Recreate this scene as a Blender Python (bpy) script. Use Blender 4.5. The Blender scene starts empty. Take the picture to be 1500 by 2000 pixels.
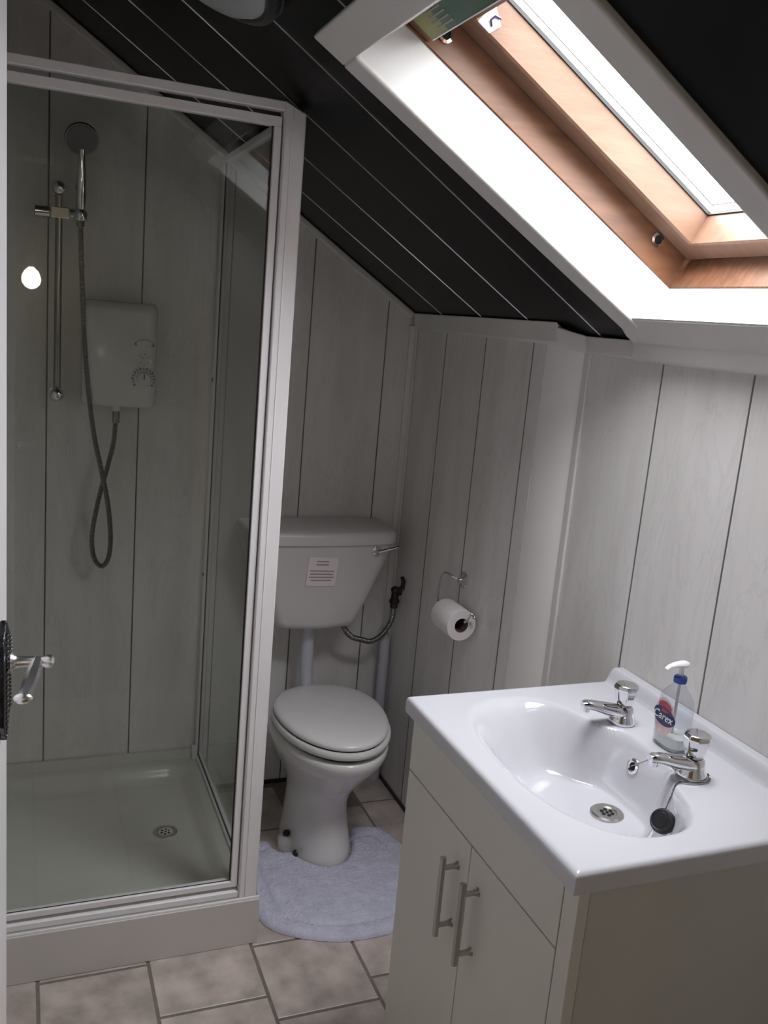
import bpy, bmesh, math, random
import numpy as np
from mathutils import Vector, Matrix, noise as mnoise
random.seed(4)
S = bpy.context.scene
COL = S.collection
PI = math.pi

# ------------------------------------------------------------------ camera
cam_d = bpy.data.cameras.new('camera'); cam = bpy.data.objects.new('camera', cam_d); COL.objects.link(cam)
cam_d.sensor_fit = 'VERTICAL'; cam_d.sensor_height = 24.0; cam_d.sensor_width = 18.0
cam_d.lens = 1770.0 / 2000.0 * 24.0
cam_d.clip_start = 0.02; cam_d.clip_end = 100
yaw, pitch, roll = 0.390449596, 0.207483867, 0.0883140490
fw = Vector((math.sin(yaw)*math.cos(pitch), math.cos(yaw)*math.cos(pitch), -math.sin(pitch)))
rt = Vector((math.cos(yaw), -math.sin(yaw), 0)); up = rt.cross(fw)
r2 = rt*math.cos(roll) + up*math.sin(roll); u2 = up*math.cos(roll) - rt*math.sin(roll)
mw = Matrix((r2, u2, -fw)).transposed().to_4x4(); mw.translation = (0, 0, 1.55)
cam.matrix_world = mw
S.camera = cam

# ------------------------------------------------------------------ sky, exposure
W = bpy.data.worlds.new('overcast_sky'); S.world = W; W.use_nodes = True
bgn = W.node_tree.nodes['Background']
# overcast sky: brightest overhead, a third of that at the horizon, dull ground below it
_n = W.node_tree
_tc = _n.nodes.new('ShaderNodeTexCoord'); _sx = _n.nodes.new('ShaderNodeSeparateXYZ'); _cr = _n.nodes.new('ShaderNodeValToRGB')
_n.links.new(_tc.outputs['Generated'], _sx.inputs[0])
_mr = _n.nodes.new('ShaderNodeMapRange'); _mr.inputs['From Min'].default_value = -1; _mr.inputs['From Max'].default_value = 1
_n.links.new(_sx.outputs['Z'], _mr.inputs['Value']); _n.links.new(_mr.outputs['Result'], _cr.inputs['Fac'])
_cr.color_ramp.elements[0].position = 0.49; _cr.color_ramp.elements[0].color = (0.09, 0.09, 0.085, 1)
_cr.color_ramp.elements[1].position = 1.0; _cr.color_ramp.elements[1].color = (0.965, 0.965, 1.0, 1)
_e = _cr.color_ramp.elements.new(0.505); _e.color = (0.32, 0.325, 0.335, 1)
_n.links.new(_cr.outputs['Color'], bgn.inputs['Color'])
bgn.inputs['Strength'].default_value = 34.5
S.view_settings.view_transform = 'Standard'; S.view_settings.look = 'None'
S.view_settings.exposure = 0.0; S.view_settings.gamma = 1.0
S.view_settings.use_curve_mapping = False

# ------------------------------------------------------------------ room constants
YB = 2.70                      # back wall
XW, XB = 1.165, 1.197          # knee wall by the toilet, knee wall behind the basin
XL, YF = -0.23, 0.40           # left wall, wall with the doorway
TH = math.radians(32.6); TT = math.tan(TH)
def zc(x): return 1.575 - TT*(x-1.161)
SD = Vector((math.cos(TH), 0, -math.sin(TH))); ND = Vector((math.sin(TH), 0, math.cos(TH)))
P0 = Vector((1.161, 0, 1.575))
def RP(s, y, h): return P0 + SD*s + Vector((0, y, 0)) + ND*h       # roof coordinates
def WP(s, y, h): return RP(s, y - 0.05*(s+0.4), h)                 # roof window sits a touch out of square

# ------------------------------------------------------------------ materials
def M(name, col, rough=0.5, metal=0.0, var=0.06, scale=8.0, bump=0.0, bscale=60.0, coat=0.0, stretch=(1,1,1), col2=None, spec=None):
    m = bpy.data.materials.new(name); m.use_nodes = True
    nt = m.node_tree; b = nt.nodes['Principled BSDF']
    b.inputs['Roughness'].default_value = rough; b.inputs['Metallic'].default_value = metal
    b.inputs['Coat Weight'].default_value = coat; b.inputs['Coat Roughness'].default_value = 0.06
    if spec is not None: b.inputs['Specular IOR Level'].default_value = spec
    tc = nt.nodes.new('ShaderNodeTexCoord'); mp = nt.nodes.new('ShaderNodeMapping')
    mp.inputs['Scale'].default_value = stretch
    nt.links.new(tc.outputs['Object'], mp.inputs['Vector'])
    n = nt.nodes.new('ShaderNodeTexNoise'); n.inputs['Scale'].default_value = scale; n.inputs['Detail'].default_value = 5
    nt.links.new(mp.outputs['Vector'], n.inputs['Vector'])
    r = nt.nodes.new('ShaderNodeValToRGB')
    c2 = col2 if col2 else tuple(c*(1-var*2) for c in col)
    r.color_ramp.elements[0].color = (*c2, 1); r.color_ramp.elements[0].position = 0.32
    r.color_ramp.elements[1].color = (*col, 1); r.color_ramp.elements[1].position = 0.66
    nt.links.new(n.outputs['Fac'], r.inputs['Fac']); nt.links.new(r.outputs['Color'], b.inputs['Base Color'])
    if bump:
        n2 = nt.nodes.new('ShaderNodeTexNoise'); n2.inputs['Scale'].default_value = bscale; n2.inputs['Detail'].default_value = 3
        nt.links.new(mp.outputs['Vector'], n2.inputs['Vector'])
        bp = nt.nodes.new('ShaderNodeBump'); bp.inputs['Strength'].default_value = bump; bp.inputs['Distance'].default_value = 0.004
        nt.links.new(n2.outputs['Fac'], bp.inputs['Height']); nt.links.new(bp.outputs['Normal'], b.inputs['Normal'])
    return m

def marble_panel():
    m = M('marbled_pvc_panel', (0.80, 0.775, 0.765), 0.22, 0, scale=4.0, stretch=(2.6, 2.6, 0.5), col2=(0.70, 0.675, 0.66))
    nt = m.node_tree; b = nt.nodes['Principled BSDF']
    src = b.inputs['Base Color'].links[0].from_socket
    tc = nt.nodes.new('ShaderNodeTexCoord'); mp = nt.nodes.new('ShaderNodeMapping')
    mp.inputs['Scale'].default_value = (3.2, 3.2, 0.8); mp.inputs['Rotation'].default_value = (0.25, 0.22, 0)
    nt.links.new(tc.outputs['Object'], mp.inputs['Vector'])
    v = nt.nodes.new('ShaderNodeTexNoise'); v.inputs['Scale'].default_value = 2.6; v.inputs['Detail'].default_value = 7
    v.inputs['Distortion'].default_value = 1.6; v.inputs['Roughness'].default_value = 0.62
    nt.links.new(mp.outputs['Vector'], v.inputs['Vector'])
    ab = nt.nodes.new('ShaderNodeMath'); ab.operation = 'SUBTRACT'; ab.inputs[1].default_value = 0.5
    a2 = nt.nodes.new('ShaderNodeMath'); a2.operation = 'ABSOLUTE'
    nt.links.new(v.outputs['Fac'], ab.inputs[0]); nt.links.new(ab.outputs[0], a2.inputs[0])
    rp = nt.nodes.new('ShaderNodeValToRGB')
    rp.color_ramp.elements[0].position = 0.0; rp.color_ramp.elements[0].color = (0.22, 0.22, 0.22, 1)
    rp.color_ramp.elements[1].position = 0.022; rp.color_ramp.elements[1].color = (0, 0, 0, 1)
    nt.links.new(a2.outputs[0], rp.inputs['Fac'])
    mx = nt.nodes.new('ShaderNodeMix'); mx.data_type = 'RGBA'
    nt.links.new(rp.outputs['Color'], mx.inputs['Factor']); nt.links.new(src, mx.inputs['A'])
    mx.inputs['B'].default_value = (0.50, 0.475, 0.455, 1)
    nt.links.new(mx.outputs['Result'], b.inputs['Base Color'])
    return m

def glass_mat(name, tint, f0=1.5, rough=0.0):
    m = bpy.data.materials.new(name); m.use_nodes = True; nt = m.node_tree
    nt.nodes.remove(nt.nodes['Principled BSDF']); out = nt.nodes['Material Output']
    t = nt.nodes.new('ShaderNodeBsdfTransparent'); t.inputs['Color'].default_value = (*tint, 1)
    g = nt.nodes.new('ShaderNodeBsdfGlossy'); g.inputs['Roughness'].default_value = rough
    tc = nt.nodes.new('ShaderNodeTexCoord'); n = nt.nodes.new('ShaderNodeTexNoise'); n.inputs['Scale'].default_value = 3
    nt.links.new(tc.outputs['Object'], n.inputs['Vector'])
    rr = nt.nodes.new('ShaderNodeMapRange'); rr.inputs['To Min'].default_value = rough; rr.inputs['To Max'].default_value = rough+0.03
    nt.links.new(n.outputs['Fac'], rr.inputs['Value']); nt.links.new(rr.outputs['Result'], g.inputs['Roughness'])
    f = nt.nodes.new('ShaderNodeFresnel')
    ge = nt.nodes.new('ShaderNodeNewGeometry'); ir = nt.nodes.new('ShaderNodeMapRange')      # thin sheet: same reflectance from both sides
    ir.inputs['To Min'].default_value = f0; ir.inputs['To Max'].default_value = 1/f0
    nt.links.new(ge.outputs['Backfacing'], ir.inputs['Value']); nt.links.new(ir.outputs['Result'], f.inputs['IOR'])
    mx = nt.nodes.new('ShaderNodeMixShader')
    nt.links.new(f.outputs['Fac'], mx.inputs['Fac']); nt.links.new(t.outputs[0], mx.inputs[1]); nt.links.new(g.outputs[0], mx.inputs[2])
    nt.links.new(mx.outputs[0], out.inputs['Surface'])
    return m

MP = marble_panel()
MPS = M('plain_splay_board', (0.88, 0.85, 0.845), 0.2, var=0.03, scale=4)
MBK = M('black_gloss_board', (0.007, 0.007, 0.0078), 0.33, var=0.25, scale=5, stretch=(1, 3, 1), bump=0.05, bscale=9, spec=0.16)
MSV = M('silver_seam', (0.72, 0.72, 0.72), 0.22, 1.0, var=0.05)
MDS = M('dark_seam', (0.20, 0.195, 0.19), 0.3, 0.6, var=0.08)
MWT = M('white_trim', (0.74, 0.72, 0.70), 0.32, var=0.03, scale=6)
MFR = M('white_shower_frame', (0.83, 0.80, 0.81), 0.3, var=0.02, scale=6)
MRV = M('white_reveal', (0.70, 0.69, 0.685), 0.4, var=0.03, scale=5)
MDOOR = M('white_door_paint', (0.80, 0.78, 0.785), 0.35, var=0.02)
MCER = M('white_ceramic', (0.74, 0.72, 0.71), 0.09, var=0.012, scale=3, coat=0.4)
MBAS = M('white_basin', (0.60, 0.595, 0.635), 0.10, var=0.008, scale=3, coat=0.4)
MSEAT = M('white_seat_plastic', (0.76, 0.74, 0.735), 0.22, var=0.012)
MCIS = M('white_cistern_plastic', (0.74, 0.70, 0.71), 0.3, var=0.02, scale=4)
MTRAY = M('cream_shower_tray', (0.64, 0.625, 0.575), 0.16, var=0.03, scale=4)
MPL = M('white_plinth', (0.62, 0.585, 0.57), 0.45, var=0.02, scale=6)
MCHR = M('chrome', (0.78, 0.78, 0.80), 0.07, 1.0, var=0.03)
MDCH = M('dark_chrome', (0.36, 0.35, 0.34), 0.16, 1.0, var=0.1)
MHOSE = M('metal_hose', (0.30, 0.295, 0.285), 0.3, 1.0, var=0.15)
MSTL = M('brushed_steel', (0.55, 0.53, 0.50), 0.33, 1.0, var=0.08, scale=30, stretch=(1, 1, 0.1))
MBLK = M('black_rubber', (0.014, 0.014, 0.016), 0.35, var=0.2)
MHOLE = M('dark_hole', (0.008, 0.008, 0.008), 0.8, var=0.1)
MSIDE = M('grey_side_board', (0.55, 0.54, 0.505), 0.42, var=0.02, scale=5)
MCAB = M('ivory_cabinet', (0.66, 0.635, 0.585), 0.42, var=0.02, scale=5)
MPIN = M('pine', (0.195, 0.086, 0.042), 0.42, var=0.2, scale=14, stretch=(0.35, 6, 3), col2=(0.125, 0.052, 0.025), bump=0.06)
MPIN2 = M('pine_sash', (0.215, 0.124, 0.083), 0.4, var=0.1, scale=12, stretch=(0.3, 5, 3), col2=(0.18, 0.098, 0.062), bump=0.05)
MHEAT = M('white_heater_plastic', (0.70, 0.70, 0.69), 0.16, var=0.015)
MGREY = M('grey_print', (0.22, 0.22, 0.23), 0.5, var=0.1)
MPAP = M('notice_paper', (0.92, 0.81, 0.83), 0.6, var=0.03)
MINK = M('notice_ink', (0.36, 0.30, 0.31), 0.6, var=0.05)
MROLL = M('tissue_paper', (0.86, 0.82, 0.83), 0.9, var=0.03, bump=0.25, bscale=120)
MCARD = M('cardboard_core', (0.16, 0.09, 0.075), 0.8, var=0.1)
MMAT = M('lilac_towelling', (0.68, 0.665, 0.80), 0.95, var=0.07, scale=26, bump=0.9, bscale=330, spec=0.1)
MPIPE = M('white_waste_pipe', (0.62, 0.62, 0.70), 0.35, var=0.02)
MBRZ = M('tarnished_brass', (0.075, 0.062, 0.055), 0.4, 0.8, var=0.2)
MLGL = M('frosted_lamp_glass', (0.34, 0.37, 0.37), 0.3, var=0.05)
MLRIM = M('black_lamp_rim', (0.022, 0.022, 0.023), 0.3, var=0.1)
MGASK = M('dark_gasket_and_shade', (0.03, 0.028, 0.026), 0.6, var=0.1)
MYEL = M('yellow_card', (0.24, 0.24, 0.075), 0.5, var=0.12, scale=20)
MTEA = M('teal_card', (0.012, 0.07, 0.05), 0.5, var=0.3, scale=16, col2=(0.05, 0.10, 0.035))  # teal darkened: the shade on the card is put into its colour
MPLW = M('white_plastic_clip', (0.8, 0.78, 0.80), 0.4, var=0.02)
MLBL = M('pink_label', (0.80, 0.62, 0.62), 0.4, var=0.12, scale=60)
MNAVY = M('navy_print', (0.035, 0.03, 0.13), 0.35, var=0.1)
MCRIM = M('crimson_print', (0.42, 0.06, 0.10), 0.4, var=0.1)
MWPR = M('white_print', (0.85, 0.85, 0.88), 0.4, var=0.02)
MBLU = M('blue_collar', (0.015, 0.06, 0.42), 0.3, var=0.08)
MGELW = M('pale_gel', (0.80, 0.82, 0.78), 0.25, var=0.05, scale=20)
MHALL = M('hall_paint', (0.62, 0.56, 0.48), 0.8, var=0.03)
MCARP = M('hall_carpet', (0.30, 0.23, 0.18), 0.95, var=0.1, scale=40)
MARCH = M('pine_architrave', (0.45, 0.25, 0.13), 0.45, var=0.12, scale=14, stretch=(5, 5, 0.4))
MROOF = M('roof_board', (0.05, 0.05, 0.05), 0.9, var=0.1)
MGROUT = M('grout', (0.20, 0.175, 0.155), 0.9, var=0.1, scale=30)
MPLATE = M('black_metal_plate', (0.035, 0.034, 0.04), 0.28, 0.7, var=0.3, scale=60, bump=0.8, bscale=90)
MSAT = M('satin_chrome', (0.88, 0.88, 0.90), 0.26, 1.0, var=0.03)
GSH = glass_mat('shower_glass', (0.935, 0.95, 0.935))
GWIN = glass_mat('skylight_glass', (0.97, 0.98, 0.98))
GBOT = glass_mat('clear_bottle', (0.90, 0.92, 0.94), 1.40, 0.04)
def tile_mat():
    m = M('stone_look_tile', (0.56, 0.475, 0.435), 0.36, var=0.1, scale=13, col2=(0.33, 0.285, 0.255), bump=0.25, bscale=55)
    nt = m.node_tree; b = nt.nodes['Principled BSDF']; src = b.inputs['Base Color'].links[0].from_socket
    oi = nt.nodes.new('ShaderNodeObjectInfo'); mr = nt.nodes.new('ShaderNodeMapRange')
    mr.inputs['To Min'].default_value = 0.86; mr.inputs['To Max'].default_value = 1.08
    nt.links.new(oi.outputs['Random'], mr.inputs['Value'])
    mu = nt.nodes.new('ShaderNodeMix'); mu.data_type = 'RGBA'; mu.blend_type = 'MULTIPLY'; mu.inputs['Factor'].default_value = 1
    nt.links.new(src, mu.inputs['A']); nt.links.new(mr.outputs['Result'], mu.inputs['B'])
    nt.links.new(mu.outputs['Result'], b.inputs['Base Color'])
    for n in nt.nodes:     # each tile its own patch of stone
        if n.type == 'MAPPING':
            sc = nt.nodes.new('ShaderNodeVectorMath'); sc.operation = 'SCALE'; sc.inputs['Scale'].default_value = 3.7
            nt.links.new(oi.outputs['Location'], sc.inputs[0]); nt.links.new(sc.outputs[0], n.inputs['Location'])
    return m
MTILE = tile_mat()

# ------------------------------------------------------------------ mesh helpers
class MB:
    def __init__(s): s.bm = bmesh.new()
    def add(s, vs, fs):
        v = [s.bm.verts.new(Vector(p)) for p in vs]
        for f in fs:
            try: s.bm.faces.new([v[i] for i in f])
            except ValueError: pass
        return v
    def hexa(s, p):        # 8 points: bottom quad then top quad
        s.add(p, [(3,2,1,0),(4,5,6,7),(0,1,5,4),(1,2,6,5),(2,3,7,6),(3,0,4,7)]); return s
    def box(s, x0, x1, y0, y1, z0, z1, f=None):
        p = [(x0,y0,z0),(x1,y0,z0),(x1,y1,z0),(x0,y1,z0),(x0,y0,z1),(x1,y0,z1),(x1,y1,z1),(x0,y1,z1)]
        if f: p = [f(*q) for q in p]
        return s.hexa(p)
    def prism(s, poly, off):
        n = len(poly); off = Vector(off); a = [Vector(p) for p in poly]
        s.add(a + [p+off for p in a], [tuple(range(n-1,-1,-1)), tuple(range(n,2*n))] + [(i,(i+1)%n,n+(i+1)%n,n+i) for i in range(n)]); return s
    def rings(s, rs, cap0=True, cap1=True):
        n = len(rs[0]); vs = [p for r in rs for p in r]; fs = []
        for k in range(len(rs)-1):
            for i in range(n):
                j = (i+1) % n; fs.append((k*n+i, k*n+j, (k+1)*n+j, (k+1)*n+i))
        if cap0: fs.append(tuple(range(n-1,-1,-1)))
        if cap1: fs.append(tuple((len(rs)-1)*n+i for i in range(n)))
        s.add(vs, fs); return s
    def lathe(s, prof, o, ax, n=28, caps=True):      # prof: (radius, distance along axis)
        o = Vector(o); ax = Vector(ax).normalized(); a = ax.orthogonal().normalized(); b = ax.cross(a)
        rs = [[o+ax*h+(a*math.cos(2*PI*i/n)+b*math.sin(2*PI*i/n))*max(r,1e-5) for i in range(n)] for r, h in prof]
        return s.rings(rs, caps, caps)
    def cyl(s, p, q, r, n=20, r1=None):
        p = Vector(p); q = Vector(q); return s.lathe([(r,0),(r if r1 is None else r1,(q-p).length)], p, q-p, n)
    def tube(s, pts, r, n=12, flat=1.0, upv=None):
        pts = [Vector(p) for p in pts]; rs = []
        T = [(pts[min(i+1,len(pts)-1)]-pts[max(i-1,0)]).normalized() for i in range(len(pts))]
        a = (Vector(upv) if upv else T[0].orthogonal()).normalized()
        for i, p in enumerate(pts):
            a = (a - T[i]*a.dot(T[i])).normalized(); b = T[i].cross(a)
            ri = r[i] if isinstance(r, (list, tuple)) else r
            rs.append([p + (a*math.cos(2*PI*k/n)*flat + b*math.sin(2*PI*k/n))*ri for k in range(n)])
        return s.rings(rs)
    def sphere(s, c, r, sc=(1,1,1), n=20):
        mt = Matrix.Translation(c) @ Matrix.Diagonal((*[r*k for k in sc], 1))
        bmesh.ops.create_uvsphere(s.bm, u_segments=n, v_segments=n//2+2, radius=1, matrix=mt); return s

def spline(pts, k=8, closed=False):
    P = [Vector(p) for p in pts]; n = len(P); out = []
    rng = range(n) if closed else range(n-1)
    for i in rng:
        g = (lambda j: P[j % n]) if closed else (lambda j: P[max(0, min(n-1, j))])
        a, b, c, d = g(i-1), g(i), g(i+1), g(i+2)
        for t in [q/k for q in range(k)]:
            out.append(0.5*((2*b)+(c-a)*t+(2*a-5*b+4*c-d)*t*t+(3*b-a-3*c+d)*t**3))
    if not closed: out.append(P[-1])
    return out

ROOTLOC = {}
def obj(name, mb, mat, parent=None, bevel=0.0, smooth=35, seg=2, kind=None):
    bm = mb.bm
    bmesh.ops.recalc_face_normals(bm, faces=bm.faces)
    me = bpy.data.meshes.new(name)
    off = ROOTLOC.get(parent.name, Vector()) if parent else Vector()
    if off.length: bmesh.ops.translate(bm, verts=bm.verts, vec=-off)
    bm.to_mesh(me); bm.free()
    me.materials.append(mat)
    if smooth:
        for p in me.polygons: p.use_smooth = True
        me.set_sharp_from_angle(angle=math.radians(smooth))
    o = bpy.data.objects.new(name, me); COL.objects.link(o)
    if parent: o.parent = parent; ROOTLOC[o.name] = off
    if bevel:
        md = o.modifiers.new('bevel', 'BEVEL'); md.width = bevel; md.segments = seg; md.limit_method = 'ANGLE'; md.angle_limit = math.radians(40)
        md.harden_normals = False
    if kind: o['kind'] = kind
    return o
def thing(name, label, cat, loc, group=None):
    o = bpy.data.objects.new(name, None); COL.objects.link(o); o.empty_display_size = 0.05
    o.location = loc; ROOTLOC[o.name] = Vector(loc); o['label'] = label; o['category'] = cat
    if group: o['group'] = group
    return o
def tag(o, label, cat, group=None):
    o['label'] = label; o['category'] = cat
    if group: o['group'] = group
    return o
def struct(name, mb, mat, **k): return obj(name, mb, mat, kind='structure', **k)

# ------------------------------------------------------------------ floor
floor = struct('floor', MB().box(XL-.1, 1.30, YF-.1, YB+.1, -0.06, -0.002), MGROUT)
COLX = [-0.21, 0.040, 0.288, 0.5385, 0.7885, 1.0375, 1.2875]
JY = [1.955, 1.924, 1.748, 1.922, 1.743, 2.008]
tcache = {}
def tile(x0, x1, y0, y1):
    g = 0.0040
    key = (round(x1-x0, 4), round(y1-y0, 4))
    if key not in tcache:
        a, b = (x1-x0)/2-g, (y1-y0)/2-g; e = 0.0018
        mb = MB()
        mb.rings([[(-a,-b,-.004),(a,-b,-.004),(a,b,-.004),(-a,b,-.004)], [(-a,-b,-.001),(a,-b,-.001),(a,b,-.001),(-a,b,-.001)],
                  [(-a+e,-b+e,0),(a-e,-b+e,0),(a-e,b-e,0),(-a+e,b-e,0)]])
        o = obj('floor_tile', mb, MTILE, floor, smooth=0); tcache[key] = o.data
    else:
        o = bpy.data.objects.new('floor_tile', tcache[key]); COL.objects.link(o); o.parent = floor
    o.location = ((x0+x1)/2, (y0+y1)/2, 0)
for c in range(6):
    x0, x1 = COLX[c], min(COLX[c+1], 1.20)
    ys = [JY[c]+0.25*k for k in range(-7, 4)]
    for a, b in zip(ys[:-1], ys[1:]):
        a, b = max(a, YF), min(b, YB)
        if b-a > 0.03: tile(x0, x1, a, b)

# ------------------------------------------------------------------ walls of panels
wall_back = struct('wall_back', MB().prism([(XL-.1, YB+.012, -.05), (1.32, YB+.012, -.05), (1.32, YB+.012, zc(1.32)+.02), (XL-.1, YB+.012, zc(XL-.1)+.02)], (0, .08, 0)), MROOF)
bs = [XL, -0.183, 0.067, 0.317, 0.567, 0.817, 1.067, XW]
G = 0.0012
for a, b in zip(bs[:-1], bs[1:]):
    a, b = a+G, b-G
    obj('wall_panel', MB().prism([(a, YB, 0), (b, YB, 0), (b, YB, zc(b)), (a, YB, zc(a))], (0, .011, 0)), MP, wall_back, bevel=.0015)
for x in bs[1:-1]:
    obj('seam_strip', MB().tube([(x, YB+.0008, 0.0), (x, YB+.0008, zc(x)-.002)], .0021, 8), MDS, wall_back)

wall_right = struct('wall_right', MB().box(XB+.012, XB+.09, YF-.1, YB+.1, -.05, zc(XB)+.03).box(XW+.012, XB+.012, 1.86, YB+.01, -.05, zc(XW)-.012), MROOF)
def panel_x(x, y0, y1, zt): return obj('wall_panel', MB().box(x, x+.011, y0+G, y1-G, 0, zt), MP, wall_right, bevel=.0015)
w1 = [YB, 2.465, 2.215, 1.965, 1.905]
for a, b in zip(w1[:-1], w1[1:]): panel_x(XW, b, a, zc(XW)-.004)
wb = [1.775, 1.508, 1.258, 1.008, 0.758, 0.508, YF]
for a, b in zip(wb[:-1], wb[1:]): panel_x(XB, b, a, zc(XB)-.004)
for x, ys in ((XW, w1[1:-1]), (XB, wb[1:-1])):
    for y in ys: obj('seam_strip', MB().tube([(x+.0008, y, 0), (x+.0008, y, zc(x)-.006)], .0021, 8), MDS, wall_right)
cv = spline([(XW, 1.904, 0), (XW+.0015, 1.875, 0), (XW+.008, 1.840, 0), (XW+.019, 1.808, 0), (XB, 1.782, 0), (XB, 1.776, 0)], 5)
obj('splay_panel', MB().prism([*cv, (XB+.01, 1.776, 0), (XB+.01, 1.904, 0)], (0, 0, zc(XB)-.004)), MPS, wall_right, smooth=40)

wall_left = struct('wall_left', MB().box(XL-.09, XL-.012, YF-.1, YB+.1, -.05, zc(XL)+.03), MROOF)
ly = [YB, 2.45, 2.20, 1.95, 1.70, 1.45, 1.20, .95, .70, YF]
for a, b in zip(ly[:-1], ly[1:]):
    obj('wall_panel', MB().box(XL-.011, XL, b+G, a-G, 0, zc(XL)-.01), MP, wall_left, bevel=.0015)

# doorway wall (behind the photographer's shoulder) and the landing beyond it
wf = MB().box(XL-.02, -.165, YF-.10, YF, 0, zc(XL)).box(.66, XB+.09, YF-.10, YF, 0, 1.50)
wf.prism([(-.165, YF-.10, 2.02), (.66, YF-.10, 2.02), (.66, YF-.10, 2.36), (-.165, YF-.10, 2.52)], (0, .10, 0))
wf.prism([(.66, YF-.10, 1.50), (XB+.09, YF-.10, 1.50), (XB+.09, YF-.10, 1.60), (.66, YF-.10, 1.93), ], (0, .10, 0))
wf.prism([(.66, YF-.10, 1.93), (.66, YF-.10, 2.36), (1.0, YF-.10, 2.36), (1.0, YF-.10, 1.7)], (0, .10, 0))
struct('wall_front', wf, MHALL)
struct('trim_5', MB().box(-.165, -.135, YF-.12, YF+.015, 0, 2.02).box(.63, .66, YF-.12, YF+.015, 0, 2.02).box(-.165, .66, YF-.12, YF+.015, 1.99, 2.02), MARCH, bevel=.003)
struct('wall_landing', MB().box(-1.0, -.92, -1.55, YF-.09, 0, 2.40).box(1.40, 1.48, -1.55, YF-.09, 0, 2.40).box(-1.0, 1.48, -1.62, -1.55, 0, 2.40)
       .box(-1.0, XL-.02, YF-.10, YF-.02, 0, 2.40).box(XB+.08, 1.48, YF-.10, YF-.02, 0, 2.40).box(-1.0, 1.48, -1.62, YF-.02, 2.40, 2.46), MHALL)
struct('floor_landing', MB().box(-1.0, 1.48, -1.62, YF-.10, -.06, -.002), MCARP)

# ------------------------------------------------------------------ ceiling: roof slab with the opening, black boards
S0, S1 = -1.72, 0.046        # along the slope
OS0, OS1, OY0, OY1 = -.757, -.02, 1.015, 1.54
cm = MB()
def slab(mb, s0, s1, y0, y1, h0, h1, f=RP): return mb.box(s0, s1, y0, y1, h0, h1, f)
slab(cm, S0, OS0-.07, YF-.12, YB+.1, .010, .24); slab(cm, OS1+.13, .25, YF-.12, YB+.1, .010, .24)
slab(cm, OS0-.07, OS1+.13, YF-.12, OY0-.08, .010, .24); slab(cm, OS0-.07, OS1+.13, OY1+.08, YB+.1, .010, .24)
ceiling = struct('ceiling', cm, MROOF)
cy = [YB, 2.482, 2.228, 1.982, 1.722, 1.47, 1.22, .97, .72, .47, YF-.02]
def board(s0, s1, y0, y1):
    obj('ceiling_board', slab(MB(), s0, s1, y0+G, y1-G, 0, .0095), MBK, ceiling, bevel=.0012)
for b, a in zip(cy[:-1], cy[1:]):
    if b > 1.60 and a >= 1.58: board(S0, S1, a, b)
    elif a > 0.95 - .26 and b < 1.60 or (a < 1.58 and b > 1.0):
        lo, hi = max(a, 0.975), min(b, 1.575)
        if hi > lo:
            board(S0, OS0-.02, a, b)
            if a < lo-.01: board(OS0-.02, S1, a, 0.985)
            if b > hi+.01: board(OS0-.02, S1, 1.57, b)
        else: board(S0, S1, a, b)
    else: board(S0, S1, a, b)
for y in cy[1:-1]:
    segs = [(S0, S1)] if (y > 1.6 or y < .96) else [(S0, OS0-.02)]
    for s0, s1 in segs:
        obj('seam_strip', MB().tube([RP(s0, y, .0002), RP(s1, y, .0002)], .0019, 8), MSV, ceiling)

# ------------------------------------------------------------------ trims
def rake(s0, s1): return slab(MB(), s0, s1, YB-.024, YB, -.022, -.0005)
struct('trim_1', rake(S0, -.012), MWT, bevel=.006, seg=3)
t2 = MB().prism([(XW, 2.685, zc(XW)-.045), (XW, 2.685, zc(XW)-.003), (XW-.020, 2.685, zc(XW-.02)-.003), (XW-.012, 2.685, zc(XW)-.040)], (0, -(2.685-1.842), 0))
struct('trim_2', t2, MWT, bevel=.004)
t3 = MB()
zA, zB = zc(XW), zc(XB)
t3.hexa([(XW-.012, 1.842, zA-.045), (XW, 1.846, zA-.045), (XB, 1.775, zB-.035), (XB-.012, 1.769, zB-.035), (XW-.018, 1.842, zA-.002), (XW, 1.846, zA-.002), (XB, 1.775, zB-.002), (XB-.016, 1.769, zB+.004)])
t3.hexa([(XB-.012, 1.585, zB-.035), (XB, 1.585, zB-.035), (XB, 1.775, zB-.035), (XB-.012, 1.775, zB-.035), (XB-.014, 1.585, zB+.004), (XB, 1.585, zB-.002), (XB, 1.775, zB-.002), (XB-.014, 1.775, zB+.004)])
struct('trim_3', t3, MWT, bevel=.003)
struct('trim_4', MB().prism([(XW, YB, 0), (XW-.022, YB, 0), (XW-.022, YB-.006, 0), (XW-.008, YB-.014, 0), (XW-.006, YB-.024, 0), (XW, YB-.024, 0)], (0, 0, zc(XW)-.03)), MWT, bevel=.002)
struct('trim_6', MB().prism([(XB, 1.788, 0), (XB-.007, 1.780, 0), (XB-.006, 1.762, 0), (XB, 1.760, 0)], (0, 0, zc(XB)-.03)), MWT, bevel=.0015)
struct('baseboard_back', MB().box(.56, XW-.01, YB-.006, YB, 0, .012).box(XW-.006, XW, 1.86, YB-.01, 0, .012), MGASK, bevel=.001)

# ------------------------------------------------------------------ roof window
wt = MB()
slab(wt, -.825, OS0, .953, 1.602, -.011, .004, WP)                       # head board
win = struct('window_1', wt, MWT, bevel=.003)
ROOTLOC[win.name] = Vector()
obj('side_architrave', slab(MB(), OS0-.001, .020, OY1, 1.602, -.013, .004, WP), MWT, win, bevel=.006, seg=4)
obj('side_architrave', slab(MB(), OS0-.001, .020, .953, OY0, -.013, .004, WP), MWT, win, bevel=.006, seg=4)
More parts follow.
